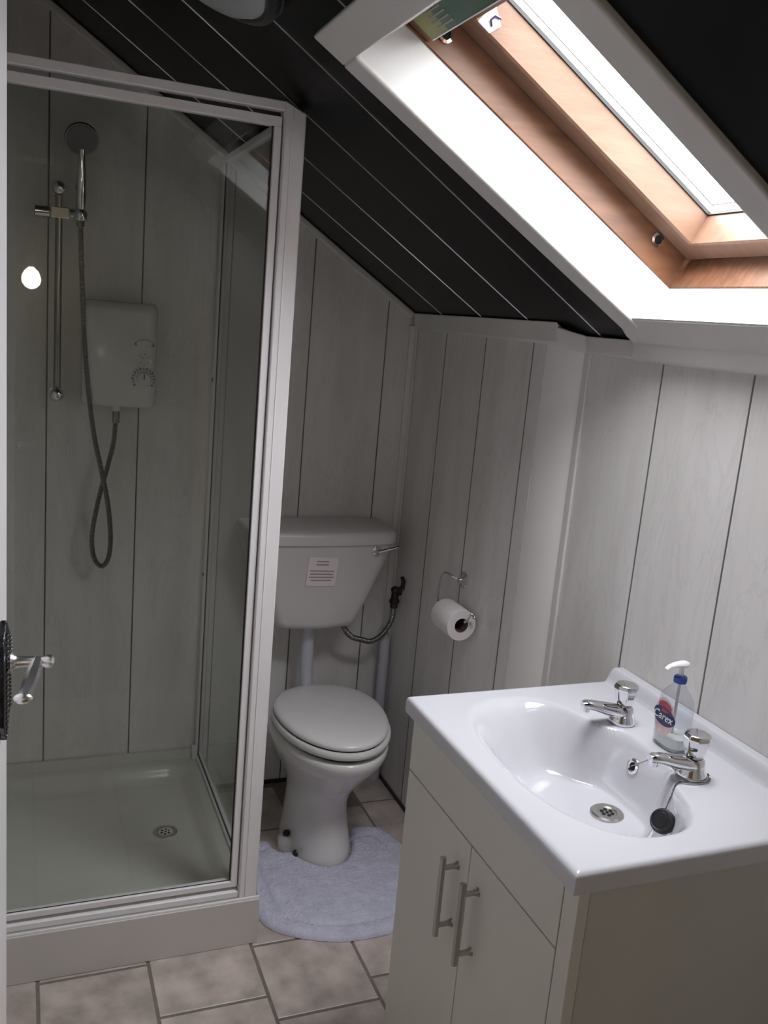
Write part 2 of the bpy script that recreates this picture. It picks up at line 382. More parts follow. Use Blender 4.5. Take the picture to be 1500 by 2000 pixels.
# sill nosing with a fascia that turns down over the knee wall
a = WP(-.050, 0, -.012); b = WP(.012, 0, -.016)
def sill(y0, y1):
    m = MB(); zt = [Vector((1.119, 0, 1.595)), Vector((1.150, 0, 1.562)), Vector((1.170, 0, 1.549)), Vector((1.172, 0, 1.516)), Vector((XB, 0, 1.512)), Vector((XB, 0, 1.556))]
    m.prism([p+Vector((0, y0, 0)) for p in zt], (0, y1-y0, 0)); return m
obj('sill_nosing', sill(.935, 1.583), MWT, win, bevel=.004, seg=3)
# reveals (lining boards)
def quad_slab(mb, p, d): mb.hexa([*p, *[q+d for q in p]]); return mb
obj('reveal_lining', quad_slab(MB(), [WP(OS0, OY1, -.002), WP(-.045, OY1, -.002), WP(-.015, OY1, .092), WP(OS0+.03, OY1, .092)], Vector((0, .012, 0))), MRV, win)
obj('reveal_lining', quad_slab(MB(), [WP(OS0, OY0, -.002), WP(-.045, OY0, -.002), WP(-.015, OY0, .092), WP(OS0+.03, OY0, .092)], Vector((0, -.012, 0))), MRV, win)
obj('reveal_lining', quad_slab(MB(), [WP(-.050, OY0-.01, -.006), WP(-.050, OY1+.01, -.006), WP(-.018, OY1+.01, .092), WP(-.018, OY0-.01, .092)], SD*.014), MRV, win)
obj('reveal_lining', quad_slab(MB(), [WP(OS0, OY0-.01, -.002), WP(OS0, OY1+.01, -.002), WP(OS0+.034, OY1+.01, .088), WP(OS0+.034, OY0-.01, .088)], SD*-.014), MRV, win)
# fixed pine frame: four members; inner faces flush with the lining
HF0, HF1 = .090, .150
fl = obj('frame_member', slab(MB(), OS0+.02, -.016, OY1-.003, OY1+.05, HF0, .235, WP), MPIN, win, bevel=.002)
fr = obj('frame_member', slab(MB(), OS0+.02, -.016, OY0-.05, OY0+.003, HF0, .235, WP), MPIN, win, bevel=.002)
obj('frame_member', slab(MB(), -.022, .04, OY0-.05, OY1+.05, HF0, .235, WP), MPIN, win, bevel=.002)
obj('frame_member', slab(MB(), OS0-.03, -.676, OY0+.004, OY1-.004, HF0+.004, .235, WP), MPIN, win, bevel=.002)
# sash: four rails, stepped profile
SY0, SY1, SS0, SS1 = OY0+.055, OY1-.053, -.645, -.066
HS0, HS1 = .152, .218
def rail(y0, y1, s0, s1): return slab(MB(), s0, s1, y0, y1, HS0, HS1, WP)
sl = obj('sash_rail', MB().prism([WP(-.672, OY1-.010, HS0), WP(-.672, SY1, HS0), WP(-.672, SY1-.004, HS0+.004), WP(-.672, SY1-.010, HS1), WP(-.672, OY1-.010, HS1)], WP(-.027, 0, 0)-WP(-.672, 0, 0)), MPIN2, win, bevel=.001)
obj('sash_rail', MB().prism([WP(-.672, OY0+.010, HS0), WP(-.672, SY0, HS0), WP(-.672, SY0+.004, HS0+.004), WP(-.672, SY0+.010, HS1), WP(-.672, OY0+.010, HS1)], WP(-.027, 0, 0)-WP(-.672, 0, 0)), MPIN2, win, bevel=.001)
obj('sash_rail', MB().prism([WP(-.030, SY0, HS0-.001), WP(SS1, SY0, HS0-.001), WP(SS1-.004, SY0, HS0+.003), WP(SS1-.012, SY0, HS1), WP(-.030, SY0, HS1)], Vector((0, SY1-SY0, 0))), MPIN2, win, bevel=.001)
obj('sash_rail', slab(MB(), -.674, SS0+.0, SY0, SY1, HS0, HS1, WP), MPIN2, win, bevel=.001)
# double glazing: gasket, bright spacer, second gasket, pane
def ringf(mb, m0, m1, h0, h1):
    y0, y1, s0, s1 = SY0+.010, SY1-.010, SS0, SS1-.012
    slab(mb, s0+m0, s1-m0, y1-m1, y1-m0, h0, h1, WP); slab(mb, s0+m0, s1-m0, y0+m0, y0+m1, h0, h1, WP)
    slab(mb, s1-m1, s1-m0, y0+m1, y1-m1, h0, h1, WP); slab(mb, s0+m0, s0+m1, y0+m1, y1-m1, h0, h1, WP); return mb
obj('gasket', ringf(MB(), -.004, .0025, HS1-.004, HS1+.003), MGASK, win)
obj('gasket', ringf(MB(), .0115, .0135, HS1+.0085, HS1+.0100), MGASK, win)
gl = obj('glass_pane', slab(MB(), SS0-.005, SS1, SY0, SY1, HS1+.003, HS1+.007, WP), GWIN, win, smooth=0)
# bolts in the left frame member
for s, h in ((-.659, .126), (-.104, .140)):
    p = WP(s, OY1-.003, h)
    bo = obj('bolt_ring', MB().lathe([(.0100, 0), (.0140, .001), (.0140, .003), (.0088, .004), (.0088, .001)], p, (0, -1, 0), 20, caps=False), MCHR, win)
    obj('bolt_hole', MB().cyl(p, p+Vector((0, -.0022, 0)), .0092, 18), MHOLE, bo)
# white catch with a dark mark on the sash, and the dirty mark under it
ct = obj('catch_plate', quad_slab(MB(), [WP(-.640, SY1-.001, .155), WP(-.612, SY1-.001, .155), WP(-.604, SY1-.006, .176), WP(-.636, SY1-.009, .196)], Vector((0, -.003, 0))), MPLW, win, bevel=.001)
obj('catch_hook', MB().tube([WP(-.616, SY1-.007, .165), WP(-.624, SY1-.009, .171), WP(-.622, SY1-.011, .180), WP(-.612, SY1-.012, .183)], .0019, 8), MNAVY, ct)
tc_ = thing('window_card', 'yellow and green printed card tucked along the top of the roof window', 'card', WP(-.705, 1.4, HF0))
obj('card', slab(MB(), -.727, -.679, 1.437, 1.500, HF0-.004, HF0+.0005, WP), MYEL, tc_)
obj('card_print', slab(MB(), -.727, -.679, 1.250, 1.437, HF0-.004, HF0+.0005, WP), MTEA, tc_)
obj('card_edge', slab(MB(), -.679, -.677, 1.250, 1.500, HF0-.005, HF0+.001, WP), MWPR, tc_)
for k in range(4):
    obj('print_line', slab(MB(), -.722+.010*k, -.719+.010*k, 1.40, 1.46-.006*(k % 2), HF0-.0048, HF0-.0035, WP), MGREY, tc_)

# daylight portal over the pane (guides sampling of the real sky, gives no light itself)
pd = bpy.data.lights.new('skylight_portal', 'AREA'); pd.shape = 'RECTANGLE'; pd.size = .58; pd.size_y = .46
pd.cycles.is_portal = True
po = bpy.data.objects.new('skylight_portal', pd); COL.objects.link(po)
po.matrix_world = Matrix((SD, Vector((0, 1, 0)), ND)).transposed().to_4x4()
po.location = WP((SS0+SS1)/2, (SY0+SY1)/2, HS1+.03)

# ------------------------------------------------------------------ landing lamp (its bulb glints in the shower glass)
lb = thing('landing_bulb', 'warm bare bulb on the landing behind the camera', 'lamp', (.045, -.90, 1.62))
obj('bulb', MB().lathe([(.010, .06), (.016, .050), (.032, .036), (.043, .014), (.045, -.004), (.040, -.024), (.027, -.040), (.004, -.049)], (.045, -.90, 1.60), (0, 0, 1), 20), None or bpy.data.materials.new('glowing_bulb'), lb)
mb_ = bpy.data.materials['glowing_bulb']; mb_.use_nodes = True
bn = mb_.node_tree.nodes['Principled BSDF']; bn.inputs['Emission Color'].default_value = (1, .89, .66, 1); bn.inputs['Emission Strength'].default_value = 26.0
obj('bulb_holder', MB().cyl((.045, -.90, 1.655), (.045, -.90, 1.71), .016).cyl((.045, -.90, 1.71), (.045, -.90, 2.40), .003, 8), MPLW, lb)

# ------------------------------------------------------------------ bathroom door at the left edge, with lever handle
DH = Vector((-.098, .44, 0)); DE = Vector((-.0155, 1.185, 0))
dd = (DE-DH).normalized(); dn = Vector((dd.y, -dd.x, 0))        # dn: out of the face we see
def DP(a, n, z): return DE + dd*a + dn*n + Vector((0, 0, z))
dm = MB(); dm.hexa([DP(-.748, -.038, .01), DP(0, -.038, .01), DP(0, 0, .01), DP(-.748, 0, .01), DP(-.748, -.038, 1.985), DP(0, -.038, 1.985), DP(0, 0, 1.985), DP(-.748, 0, 1.985)])
door = struct('door_1', dm, MDOOR, bevel=.002)
hp = MB(); hz = 1.103
hp.prism([DP(a, 0, z) for a, z in ((-.075, hz-.084), (-.060, hz-.102), (-.045, hz-.084), (-.030, hz-.07), (-.030, hz+.030), (-.045, hz+.042), (-.060, hz+.056), (-.075, hz+.042), (-.090, hz+.030), (-.090, hz-.07))], dn*.008)
hpo = obj('handle_plate', hp, MPLATE, door, bevel=.002)
bead = MB()
for k in range(20): bead.sphere(DP(-.066, .009, hz-.09+k*.0068), .0022, n=6)
for k in range(19): bead.sphere(DP(-.033, .009, hz-.066+k*.005), .0018, n=6)
obj('plate_beading', bead, MCHR, hpo)
nk = DP(-.055, .008, hz)
lev = obj('lever_handle', MB().lathe([(.012, 0), (.013, .004), (.009, .008), (.0075, .012), (.0068, .026), (.0065, .040), (.0085, .045), (.008, .051), (.004, .054)], nk, dn, 20), MSAT, door)
lp = [DP(-.055, .042, hz+.002), DP(-.075, .0415, hz), DP(-.100, .040, hz-.002), DP(-.128, .038, hz-.005), DP(-.148, .036, hz-.007)]
obj('lever_grip', MB().tube(lp, [.006, .0075, .0085, .008, .0055], 6).sphere(lp[-1], .0085, (1.3, 1, .8), 12), MSAT, lev)

# ------------------------------------------------------------------ shower tray
TX0, TX1, TY0, TY1 = XL+.003, .552, 1.945, YB-.002
tray = thing('shower_tray', 'cream acrylic shower tray in the corner behind the glass door', 'shower tray', (.17, 2.33, 0))
tm = MB()
nx, ny = 60, 60
def tz(x, y):
    dx = min(x-TX0-.045, TX1-.052-x); dy = min(y-TY0-.055, TY1-.05-y)
    d = min(dx, dy)
    # rounded corner
    if dx < .06 and dy < .06: d = .06 - math.hypot(.06-dx, .06-dy) if (.06-dx > 0 and .06-dy > 0) else d
    t = max(0, min(1, d/.042)); t = t*t*(3-2*t)
    z = .130 - .036*t - .006*max(0, min(1, d/.3))
    if y > TY1-.020: z += .026*max(0, min(1, (y-TY1+.020)/.006))
    return z
def axis(a, b, n, e):
    out = [a]; k = [a+.004, a+.012, a+.02, a+.03, a+.04, a+.045, a+.05, a+.055, a+.06, a+.065, a+.07, a+.08, a+.09, a+.10, a+.11]
    out += k; m = list(np.linspace(a+.125, b-.125, n)); out += m; out += [b-(q-a) for q in reversed(k)] + [b]; return out
xs, ys = axis(TX0, TX1, 20, 0), axis(TY0, TY1, 20, 0)
vs = [(x, y, tz(x, y)) for y in ys for x in xs]; NX, NY = len(xs), len(ys)
fs = [(j*NX+i, j*NX+i+1, (j+1)*NX+i+1, (j+1)*NX+i) for j in range(NY-1) for i in range(NX-1)]
tm.add(vs, fs)
tm.box(TX0, TX1, TY0, TY1, .05, .076)
for (x0, x1, y0, y1) in ((TX0, TX1, TY0, TY0+.001), (TX1-.001, TX1, TY0, TY1-.01)): tm.box(x0, x1, y0, y1, .05, .130)
obj('basin', tm, MTRAY, tray, smooth=60)
obj('plinth_panel', MB().box(TX0, TX1+.004, TY0-.012, TY0-.001, 0, .124).box(TX1-.006, TX1+.004, TY0-.001, TY1, 0, .124), MPL, tray, bevel=.002)
obj('silicone_bead', MB().tube([(TX0, TY0-.005, .125), (.2, TY0-.005, .1255), (.4, TY0-.0055, .1252), (TX1+.003, TY0-.005, .126)], .0042, 8), MRV, tray)
def drain(c, r, par, nm='drain', z=None):
    d = obj(nm, MB().lathe([(r*.05, .0022), (r*.52, .0022), (r*.60, .0042), (r*.9, .0046), (r, .002), (r, -.002), (r*.05, -.002)], c, (0, 0, 1), 32, caps=False), MSTL, par)
    h = MB(); c = Vector(c)
    for k in range(6):
        a = k*PI/3+.3; q = c+Vector((math.cos(a)*r*.32, math.sin(a)*r*.32, .0018)); h.cyl(q, q+Vector((0, 0, .0016)), r*.115, 10)
    h.cyl(c+Vector((0, 0, .0018)), c+Vector((0, 0, .0034)), r*.09, 10)
    obj('drain_holes', h, MHOLE, d)
    return d
drain((.383, 2.335, .0885), .036, tray)

# ------------------------------------------------------------------ shower enclosure: header, sill, post, side panel, framed door
enc = thing('shower_enclosure', 'white framed glass shower enclosure standing on the cream tray', 'shower screen', (.17, 1.955, .13))
zt = 1.972
obj('header_rail', MB().box(XL, .504, 1.944, 1.972, zt-.019, zt), MFR, enc, bevel=.002)
obj('corner_post', MB().prism([(.503, 1.942, .128), (.549, 1.942, .128), (.549, 1.942, zc(.549)-.014), (.503, 1.942, zt+.001)], (0, .042, 0)), MFR, enc, bevel=.003)
obj('post_rib', MB().box(.5175, .5205, 1.9405, 1.9425, .13, 1.958), MFR, enc, bevel=.0006)
obj('sill_rail', MB().box(XL, .503, 1.946, 1.976, .128, .145), MFR, enc, bevel=.002)
obj('wall_channel', MB().box(XL, XL+.03, 1.946, 1.976, .147, zt-.019), MFR, enc, bevel=.002)
dr = obj('door_frame', MB().box(XL+.034, .500, 1.952, 1.974, zt-.049, zt-.030).box(XL+.034, .500, 1.952, 1.974, .155, .170)
         .box(.484, .500, 1.952, 1.974, .168, zt-.049).box(XL+.034, XL+.056, 1.952, 1.974, .168, zt-.049), MFR, enc, bevel=.0015)
obj('door_glass', MB().box(XL+.05, .488, 1.961, 1.966, .164, zt-.045), GSH, dr, smooth=0)
obj('door_seal', MB().box(XL+.056, .484, 1.9585, 1.9605, .168, .1715).box(.4805, .484, 1.9585, 1.9605, .168, zt-.049), MGASK, dr)
sp = obj('side_panel_frame', MB().prism([(.525, 1.984, zt-.030), (.545, 1.984, zt-.030), (.545, 1.984, zc(.545)-.012), (.525, 1.984, zc(.545)-.010)], (0, .70, 0))
         .box(.525, .545, 1.984, YB-.012, .130, .141).box(.524, .546, YB-.028, YB-.003, .130, zt-.01).box(.525, .545, 1.984, 2.004, .141, zt-.030), MFR, enc, bevel=.0015)
obj('side_glass', MB().box(.533, .538, 1.998, YB-.02, .138, zt-.027), GSH, sp, smooth=0)
obj('side_seal', MB().box(.5305, .5325, 2.004, YB-.028, .141, .146).box(.5305, .5325, YB-.0325, YB-.028, .141, zt-.03), MGASK, sp)
for z in (.74, 1.336): obj('screw_cap', MB().lathe([(.0055, 0), (.005, .003), (.002, .004)], (.5245, YB-.016, z), (-1, 0, 0), 12), MDCH, sp)
obj('foot_bracket', MB().box(.512, .526, YB-.036, YB-.012, .130, .170), MFR, enc, bevel=.002)

# ------------------------------------------------------------------ riser rail, handset, electric shower
rr = thing('shower_riser_rail', 'chrome riser rail with slider bracket on the panelled shower wall', 'shower rail', (.092, YB, 1.27))
obj('rail', MB().cyl((.092, YB-.052, 1.275), (.092, YB-.052, 1.815), .0095), MDCH, rr)
for nm, z in (('top_bracket', 1.815), ('bottom_bracket', 1.275)):
    obj(nm, MB().cyl((.092, YB, z), (.092, YB-.045, z), .012).sphere((.092, YB-.058, z), .0205).lathe([(.019, 0), (.019, .005), (.013, .008)], (.092, YB, z), (0, -1, 0)), MCHR, rr)
sb = obj('slider', MB().box(.070, .118, YB-.070, YB-.038, 1.738, 1.768).cyl((.118, YB-.054, 1.755), (.162, YB-.058, 1.755), .0135).cyl((.030, YB-.054, 1.752), (.070, YB-.054, 1.752), .0165)
         .lathe([(.018, 0), (.020, .018), (.015, .03)], (.146, YB-.062, 1.738), (0, -.1, 1)), MCHR, rr, bevel=.003)
sh = thing('shower_handset', 'round chrome hand shower held in the slider above its hose', 'hand shower', (.146, YB-.062, 1.74))
hd0 = Vector((.146, YB-.062, 1.745)); hd1 = Vector((.145, YB-.080, 1.885))
obj('handle', MB().tube([hd0, hd0.lerp(hd1, .15), hd0.lerp(hd1, .4), hd0.lerp(hd1, .75), hd1, hd1+Vector((0, -.006, .03))], [.010, .0125, .0145, .0138, .0105, .010], 16), MCHR, sh)
hc = hd1+Vector((-.002, -.012, .055)); hax = Vector((.03, -.80, -.42)).normalized()
hh = obj('head', MB().lathe([(.012, -.030), (.030, -.022), (.040, -.008), (.0425, .004), (.040, .009)], hc, hax, 28), MDCH, sh)
obj('spray_plate', MB().lathe([(.0385, .0), (.036, .003), (.010, .005)], hc+hax*.0085, hax, 28), MGREY, hh)
hose = spline([hd0+Vector((0, .002, -.01)), (.148, YB-.068, 1.66), (.155, YB-.075, 1.52), (.165, YB-.085, 1.36), (.185, YB-.10, 1.19), (.208, YB-.105, 1.08), (.229, YB-.095, .98), (.240, YB-.082, .88),
               (.236, YB-.078, .815), (.218, YB-.075, .789), (.197, YB-.073, .815), (.190, YB-.072, .88), (.205, YB-.070, .98), (.226, YB-.070, 1.07), (.243, YB-.068, 1.15), (.248, YB-.066, 1.225)], 40)
hl = [0]
for a, b in zip(hose[:-1], hose[1:]): hl.append(hl[-1]+(b-a).length)
nst = int(hl[-1]/.0016); hp_, hr_ = [], []
j = 0
for k in range(nst+1):
    L = hl[-1]*k/nst
    while j < len(hl)-2 and hl[j+1] < L: j += 1
    t = (L-hl[j])/max(hl[j+1]-hl[j], 1e-9); hp_.append(hose[j].lerp(hose[j+1], t)); hr_.append(.0074 if k % 4 < 2 else .0058)
obj('hose', MB().tube(hp_, hr_, 10), MHOSE, sh, smooth=0)
obj('hose_nut', MB().cyl(hd0+Vector((0, .001, -.022)), hd0, .0105, 8), MDCH, sh)
obj('hose_nut', MB().cyl((.248, YB-.066, 1.205), (.248, YB-.066, 1.238), .0105, 12), MDCH, sh)

es = thing('electric_shower', 'white electric shower box with temperature dial on the shower wall', 'electric shower', (.255, YB, 1.25))
eb = MB()
def rr_ring(cx, cz, w, h, r, y, n=6):
    out = []
    for qx, qz, a0 in ((1, 1, 0), (-1, 1, PI/2), (-1, -1, PI), (1, -1, 1.5*PI)):
        for k in range(n+1):
            a = a0+PI/2*k/n; out.append((cx+qx*(w/2-r)+math.cos(a)*r, y, cz+qz*(h/2-r)+math.sin(a)*r))
    return out
ecx, ecz = .2555, 1.393
eb.rings([rr_ring(ecx, ecz, .198, .288, .014, YB-.001), rr_ring(ecx, ecz, .200, .290, .016, YB-.045), rr_ring(ecx, ecz, .196, .286, .018, YB-.070), rr_ring(ecx, ecz, .184, .272, .020, YB-.083), rr_ring(ecx, ecz, .15, .235, .020, YB-.089)])
obj('housing', eb, MHEAT, es, smooth=50)
dx, dz_, dy = .317, 1.333, YB-.0885
dl = obj('dial', MB().lathe([(.026, 0), (.025, .006), (.021, .009), (.019, .016), (.017, .019), (.002, .0195)], (dx, dy, dz_), (0, -1, 0), 28), MHEAT, es)
dt = MB()
for k in range(15):
    a = -PI*.2+k*PI*1.4/14; q = Vector((dx+math.cos(a)*.0295, dy-.0005, dz_+math.sin(a)*.0295)); dt.cyl(q, q+Vector((0, -.0016, 0)), .0022 if k % 2 else .003, 8)
obj('dial_marks', dt, MGREY, dl)
obj('dial_pointer', MB().box(dx-.0015, dx+.0015, dy-.0215, dy-.018, dz_, dz_+.014), MGREY, dl)
arc = [Vector((.317+math.cos(a)*.026, YB-.0895, 1.424+math.sin(a)*.014)) for a in np.linspace(.1, PI-.1, 14)]
obj('start_button', MB().rings([[(.317+math.cos(2*PI*k/24)*w, y, 1.430+math.sin(2*PI*k/24)*w*.5) for k in range(24)] for w, y in ((.023, YB-.086), (.022, YB-.092), (.018, YB-.094))]), MHEAT, es)
obj('button_arc', MB().tube(arc, .0019, 6).box(.293, .341, YB-.0910, YB-.0885, 1.4225, 1.4255), MGREY, es)
ds = MB()
for (x, z) in ((.305, 1.397), (.313, 1.391), (.319, 1.402), (.328, 1.394), (.309, 1.377), (.318, 1.372), (.326, 1.379)): ds.cyl((x, YB-.088, z), (x, YB-.0905, z), .0017, 8)
obj('indicator_dots', ds, MGREY, es)
obj('outlet', MB().cyl((.248, YB-.066, 1.238), (.248, YB-.066, 1.262), .012), MHEAT, es)

# ------------------------------------------------------------------ cistern
cis = thing('toilet_cistern', 'grey-white low level cistern with a pasted notice on the back wall', 'cistern', (.848, YB, .60))
def cring(z, hw, yf, r, n=8, bow=.012):
    out = []; cx = .854; yb = YB-.012
    pts = [(cx+hw, yb), (cx-hw, yb)]
    # back right -> back left -> front left rounded -> front right rounded, with a bowed front
    out.append((cx+hw, yb, z)); out.append((cx-hw, yb, z))
    for k in range(n+1):
        a = PI+PI/2*k/n; out.append((cx-hw+r+math.cos(a)*r, yf+r+math.sin(a)*r, z))
    for k in range(1, 8):
        x = cx-hw+r+(2*hw-2*r)*k/8; q = (x-cx)/(hw-r); out.append((x, yf-bow*(1-q*q), z))
    for k in range(n+1):
        a = 1.5*PI+PI/2*k/n; out.append((cx+hw-r+math.cos(a)*r, yf+r+math.sin(a)*r, z))
    return out
obj('tank', MB().rings([cring(.602, .112, 2.545, .03), cring(.606, .123, 2.535, .035), cring(.625, .138, 2.528, .04), cring(.70, .168, 2.518, .045), cring(.80, .205, 2.510, .045), cring(.878, .228, 2.506, .045)]), MCIS, cis, smooth=50)
lidm = MB()
lidm.rings([cring(.877, .232, 2.500, .045), cring(.880, .236, 2.496, .046), cring(.905, .237, 2.495, .046), cring(.914, .233, 2.499, .046), cring(.918, .226, 2.507, .045), cring(.9205, .17, 2.545, .045), cring(.9215, .10, 2.60, .03)])
clid = obj('lid', lidm, MCIS, cis, smooth=40)
obj('lid_badge', MB().box(.68, .802, 2.605, 2.640, .9195, .9225), MCIS, clid, bevel=.001)
lv = obj('flush_lever', MB().lathe([(.016, 0), (.015, .006), (.009, .010), (.008, .016), (.006, .020)], (1.018, 2.508, .857), (0, -1, 0)), MCHR, cis)
obj('lever_arm', MB().tube([(1.018, 2.492, .857), (1.044, 2.488, .864), (1.072, 2.486, .871), (1.083, 2.487, .874)], [.0055, .0045, .005, .0062], 10), MCHR, lv)
nt_ = obj('notice', MB().hexa([(.796, 2.4995, .752), (.889, 2.4985, .750), (.889, 2.508, .750), (.796, 2.509, .752), (.800, 2.494, .843), (.893, 2.4935, .839), (.893, 2.503, .839), (.800, 2.503, .843)]), MPAP, cis, smooth=0)
nl = MB()
def nline(u0, u1, v):
    def q(u, v): return Vector((.796+.093*u+.004*v, 2.4995-.001*u-.0055*v, .752+.091*v-.002*u-.002*u*v))
    e = Vector((0, -.0006, 0)); h = .018
    nl.hexa([q(u0, v-h)+e*1.2, q(u1, v-h)+e*1.2, q(u1, v-h)-e, q(u0, v-h)-e, q(u0, v+h)+e*1.2, q(u1, v+h)+e*1.2, q(u1, v+h)-e, q(u0, v+h)-e])
for v, u0, u1 in ((.86, .27, .68), (.75, .27, .68), (.53, .08, .90), (.42, .10, .88), (.31, .08, .90), (.20, .14, .84)): nline(u0, u1, v)
obj('notice_lines', nl, MINK, nt_)
fp = obj('flush_pipe', MB().tube([(.848, 2.60, .62), (.848, 2.60, .54), (.848, 2.595, .44), (.848, 2.575, .385), (.848, 2.55, .37), (.848, 2.525, .362)], .0205, 16), MPIPE, cis)
obj('pipe_nut', MB().lathe([(.028, 0), (.030, .004), (.030, .016), (.024, .020)], (.848, 2.60, .583), (0, 0, 1), 16), MPIPE, cis)
hs = [(.948, 2.585, .612), (.966, 2.585, .575), (.990, 2.585, .550), (1.025, 2.585, .538), (1.06, 2.59, .529), (1.10, 2.60, .545), (1.135, 2.615, .585), (1.143, 2.622, .635)]
sv = thing('supply_hose', 'dark braided hose feeding the cistern from a valve on the side wall', 'water hose', (XW, 2.625, .66))
sp_ = spline(hs, 24); rad = [.0092 if (i % 3) < 2 else .0082 for i in range(len(sp_))]
obj('braided_hose', MB().tube(sp_, rad, 10), MHOSE, sv)
obj('valve_body', MB().cyl((1.143, 2.622, .63), (1.146, 2.624, .690), .0135, 8).lathe([(.017, 0), (.017, .014)], (1.144, 2.623, .645), (0, 0, 1), 6).cyl((1.146, 2.624, .682), (XW-.001, 2.624, .682), .0115), MBRZ, sv, bevel=.001)
obj('valve_tap', MB().sphere((1.140, 2.615, .693), .0145, (1, 1, .9), 12).tube([(1.145, 2.61, .693), (1.158, 2.600, .704), (1.158, 2.596, .728), (1.150, 2.592, .742)], [.008, .008, .007, .006], 8), MBRZ, sv)

# white waste pipe in the corner
wpz = thing('waste_pipe', 'white plastic waste pipe upright in the corner behind the toilet', 'pipe', (1.138, 2.655, 0))
obj('pipe', MB().tube([(1.138, 2.655, 0), (1.138, 2.655, .30), (1.138, 2.655, .46), (1.139, 2.662, .50), (1.140, 2.680, .512), (1.140, 2.698, .515)], .0165, 16), MPIPE, wpz)
obj('pipe_socket', MB().lathe([(.021, 0), (.023, .01), (.023, .055), (.0175, .06)], (1.138, 2.655, .0), (0, 0, 1), 18), MPIPE, wpz)

# ------------------------------------------------------------------ toilet
toi = thing('toilet', 'white ceramic toilet pan with closed seat beside the shower', 'toilet', (.838, 2.33, 0))
def egg(z, cx, hx, yf, yb, n=48, k=.42, pw=2.25):
    yc = yb-(yb-yf)*k; out = []
    for i in range(n):
        a = 2*PI*i/n; c, s_ = math.cos(a), math.sin(a)
        e = 2/pw
        x = math.copysign(abs(c)**e, c)*hx
        y = (yb-yc)*math.copysign(abs(s_)**e, s_) if s_ > 0 else (yc-yf)*s_*1.0
        if s_ <= 0: x = c*hx if abs(c) < 1 else x
        out.append((cx+x, yc+y, z))
    return out
pr = [(0, .836, .101, 2.187, 2.50), (.012, .836, .101, 2.187, 2.50), (.03, .836, .096, 2.192, 2.50), (.08, .834, .090, 2.203, 2.49), (.13, .832, .086, 2.215, 2.48), (.17, .833, .087, 2.217, 2.475), (.205, .835, .096, 2.205, 2.475),
      (.24, .838, .113, 2.178, 2.48), (.275, .841, .132, 2.145, 2.50), (.31, .843, .150, 2.112, 2.52), (.335, .844, .162, 2.089, 2.53), (.356, .844, .1665, 2.080, 2.535), (.367, .844, .1665, 2.080, 2.535), (.374, .844, .162, 2.085, 2.53), (.3745, .844, .150, 2.10, 2.52), (.372, .844, .143, 2.108, 2.51), (.33, .844, .130, 2.125, 2.50), (.26, .842, .09, 2.20, 2.44), (.225, .84, .05, 2.26, 2.38)]
obj('pan', MB().rings([egg(*p) for p in pr]), MCER, toi, smooth=70)
obj('outlet_spigot', MB().tube([(.838, 2.46, .17), (.838, 2.55, .165), (.838, 2.62, .15), (.838, 2.698, .14)], .05, 20), MCER, toi)
seat = MB()
seat.rings([egg(.387, .844, .160, 2.085, 2.50), egg(.390, .844, .1650, 2.079, 2.503), egg(.402, .844, .1670, 2.077, 2.504), egg(.408, .844, .164, 2.080, 2.502)])
st = obj('seat', seat, MSEAT, toi, smooth=60)
for x, y in ((.775, 2.20), (.915, 2.20), (.745, 2.45), (.945, 2.45)): obj('seat_buffer', MB().box(x-.015, x+.015, y-.01, y+.01, .374, .388), MBLK, st)
lid = MB()
lid.rings([egg(.4125, .844, .157, 2.090, 2.510), egg(.415, .844, .160, 2.087, 2.512), egg(.422, .844, .1605, 2.0865, 2.513), egg(.4275, .844, .157, 2.091, 2.510), egg(.4315, .844, .147, 2.105, 2.50), egg(.434, .844, .12, 2.145, 2.475), egg(.4352, .844, .07, 2.215, 2.41), egg(.4356, .844, .02, 2.29, 2.34)])
obj('lid', lid, MSEAT, toi, smooth=60)
obj('lid_gap_shade', MB().rings([egg(.408, .844, .154, 2.092, 2.50), egg(.414, .844, .154, 2.092, 2.50)]), MGASK, toi)  # dark ring added in place of the shade between seat and lid
hg = obj('hinge', MB().cyl((.765, 2.517, .405), (.925, 2.517, .405), .010).box(.775, .80, 2.505, 2.53, .384, .405).box(.89, .915, 2.505, 2.53, .384, .405), MSEAT, toi, bevel=.002)
for (x, y, z) in ((.728, 2.325, .045),):
    ft_ = obj('floor_lug', MB().lathe([(.030, 0), (.029, .030), (.022, .040)], (x+(.012 if x < .8 else -.012), y, 0), (0, 0, 1), 18), MCER, toi)
    obj('fixing_bolt', MB().sphere((x+(.006 if x < .8 else -.006), y-.004, z), .011, n=10), MBLK, ft_)
obj('fixing_bolt', MB().lathe([(.011, 0), (.009, .005), (.003, .007)], (.744, 2.25, .022), (-1, -.5, .1), 12), MBLK, toi)

# ------------------------------------------------------------------ pedestal mat
ol = [(.660, 2.355), (.600, 2.352), (.578, 2.30), (.572, 2.15), (.578, 2.02), (.625, 1.945), (.74, 1.884), (.85, 1.873), (.95, 1.893), (1.045, 1.985), (1.083, 2.12), (1.078, 2.24), (1.045, 2.33), (.985, 2.358), (.950, 2.352),
      (.9425, 2.32)] + [(x+(.0035 if x > .836 else -.0035), y-.003) for x, y, _ in [egg(0, .836, .101, 2.187, 2.50)[k] for k in range(46, 26, -2)]] + [(.713, 2.283), (.699, 2.305), (.690, 2.342)]
pl = np.array([[p.x, p.y] for p in spline([(x, y, 0) for x, y in ol], 8, True)])
outer = np.array([[p.x, p.y] for p in spline([(x, y, 0) for x, y in ol[:15]], 8, False)])
h = .0036
gx = np.arange(.56, 1.10, h); gy = np.arange(1.86, 2.37, h)
XX, YY = np.meshgrid(gx, gy); P = np.stack([XX.ravel(), YY.ravel()], 1)
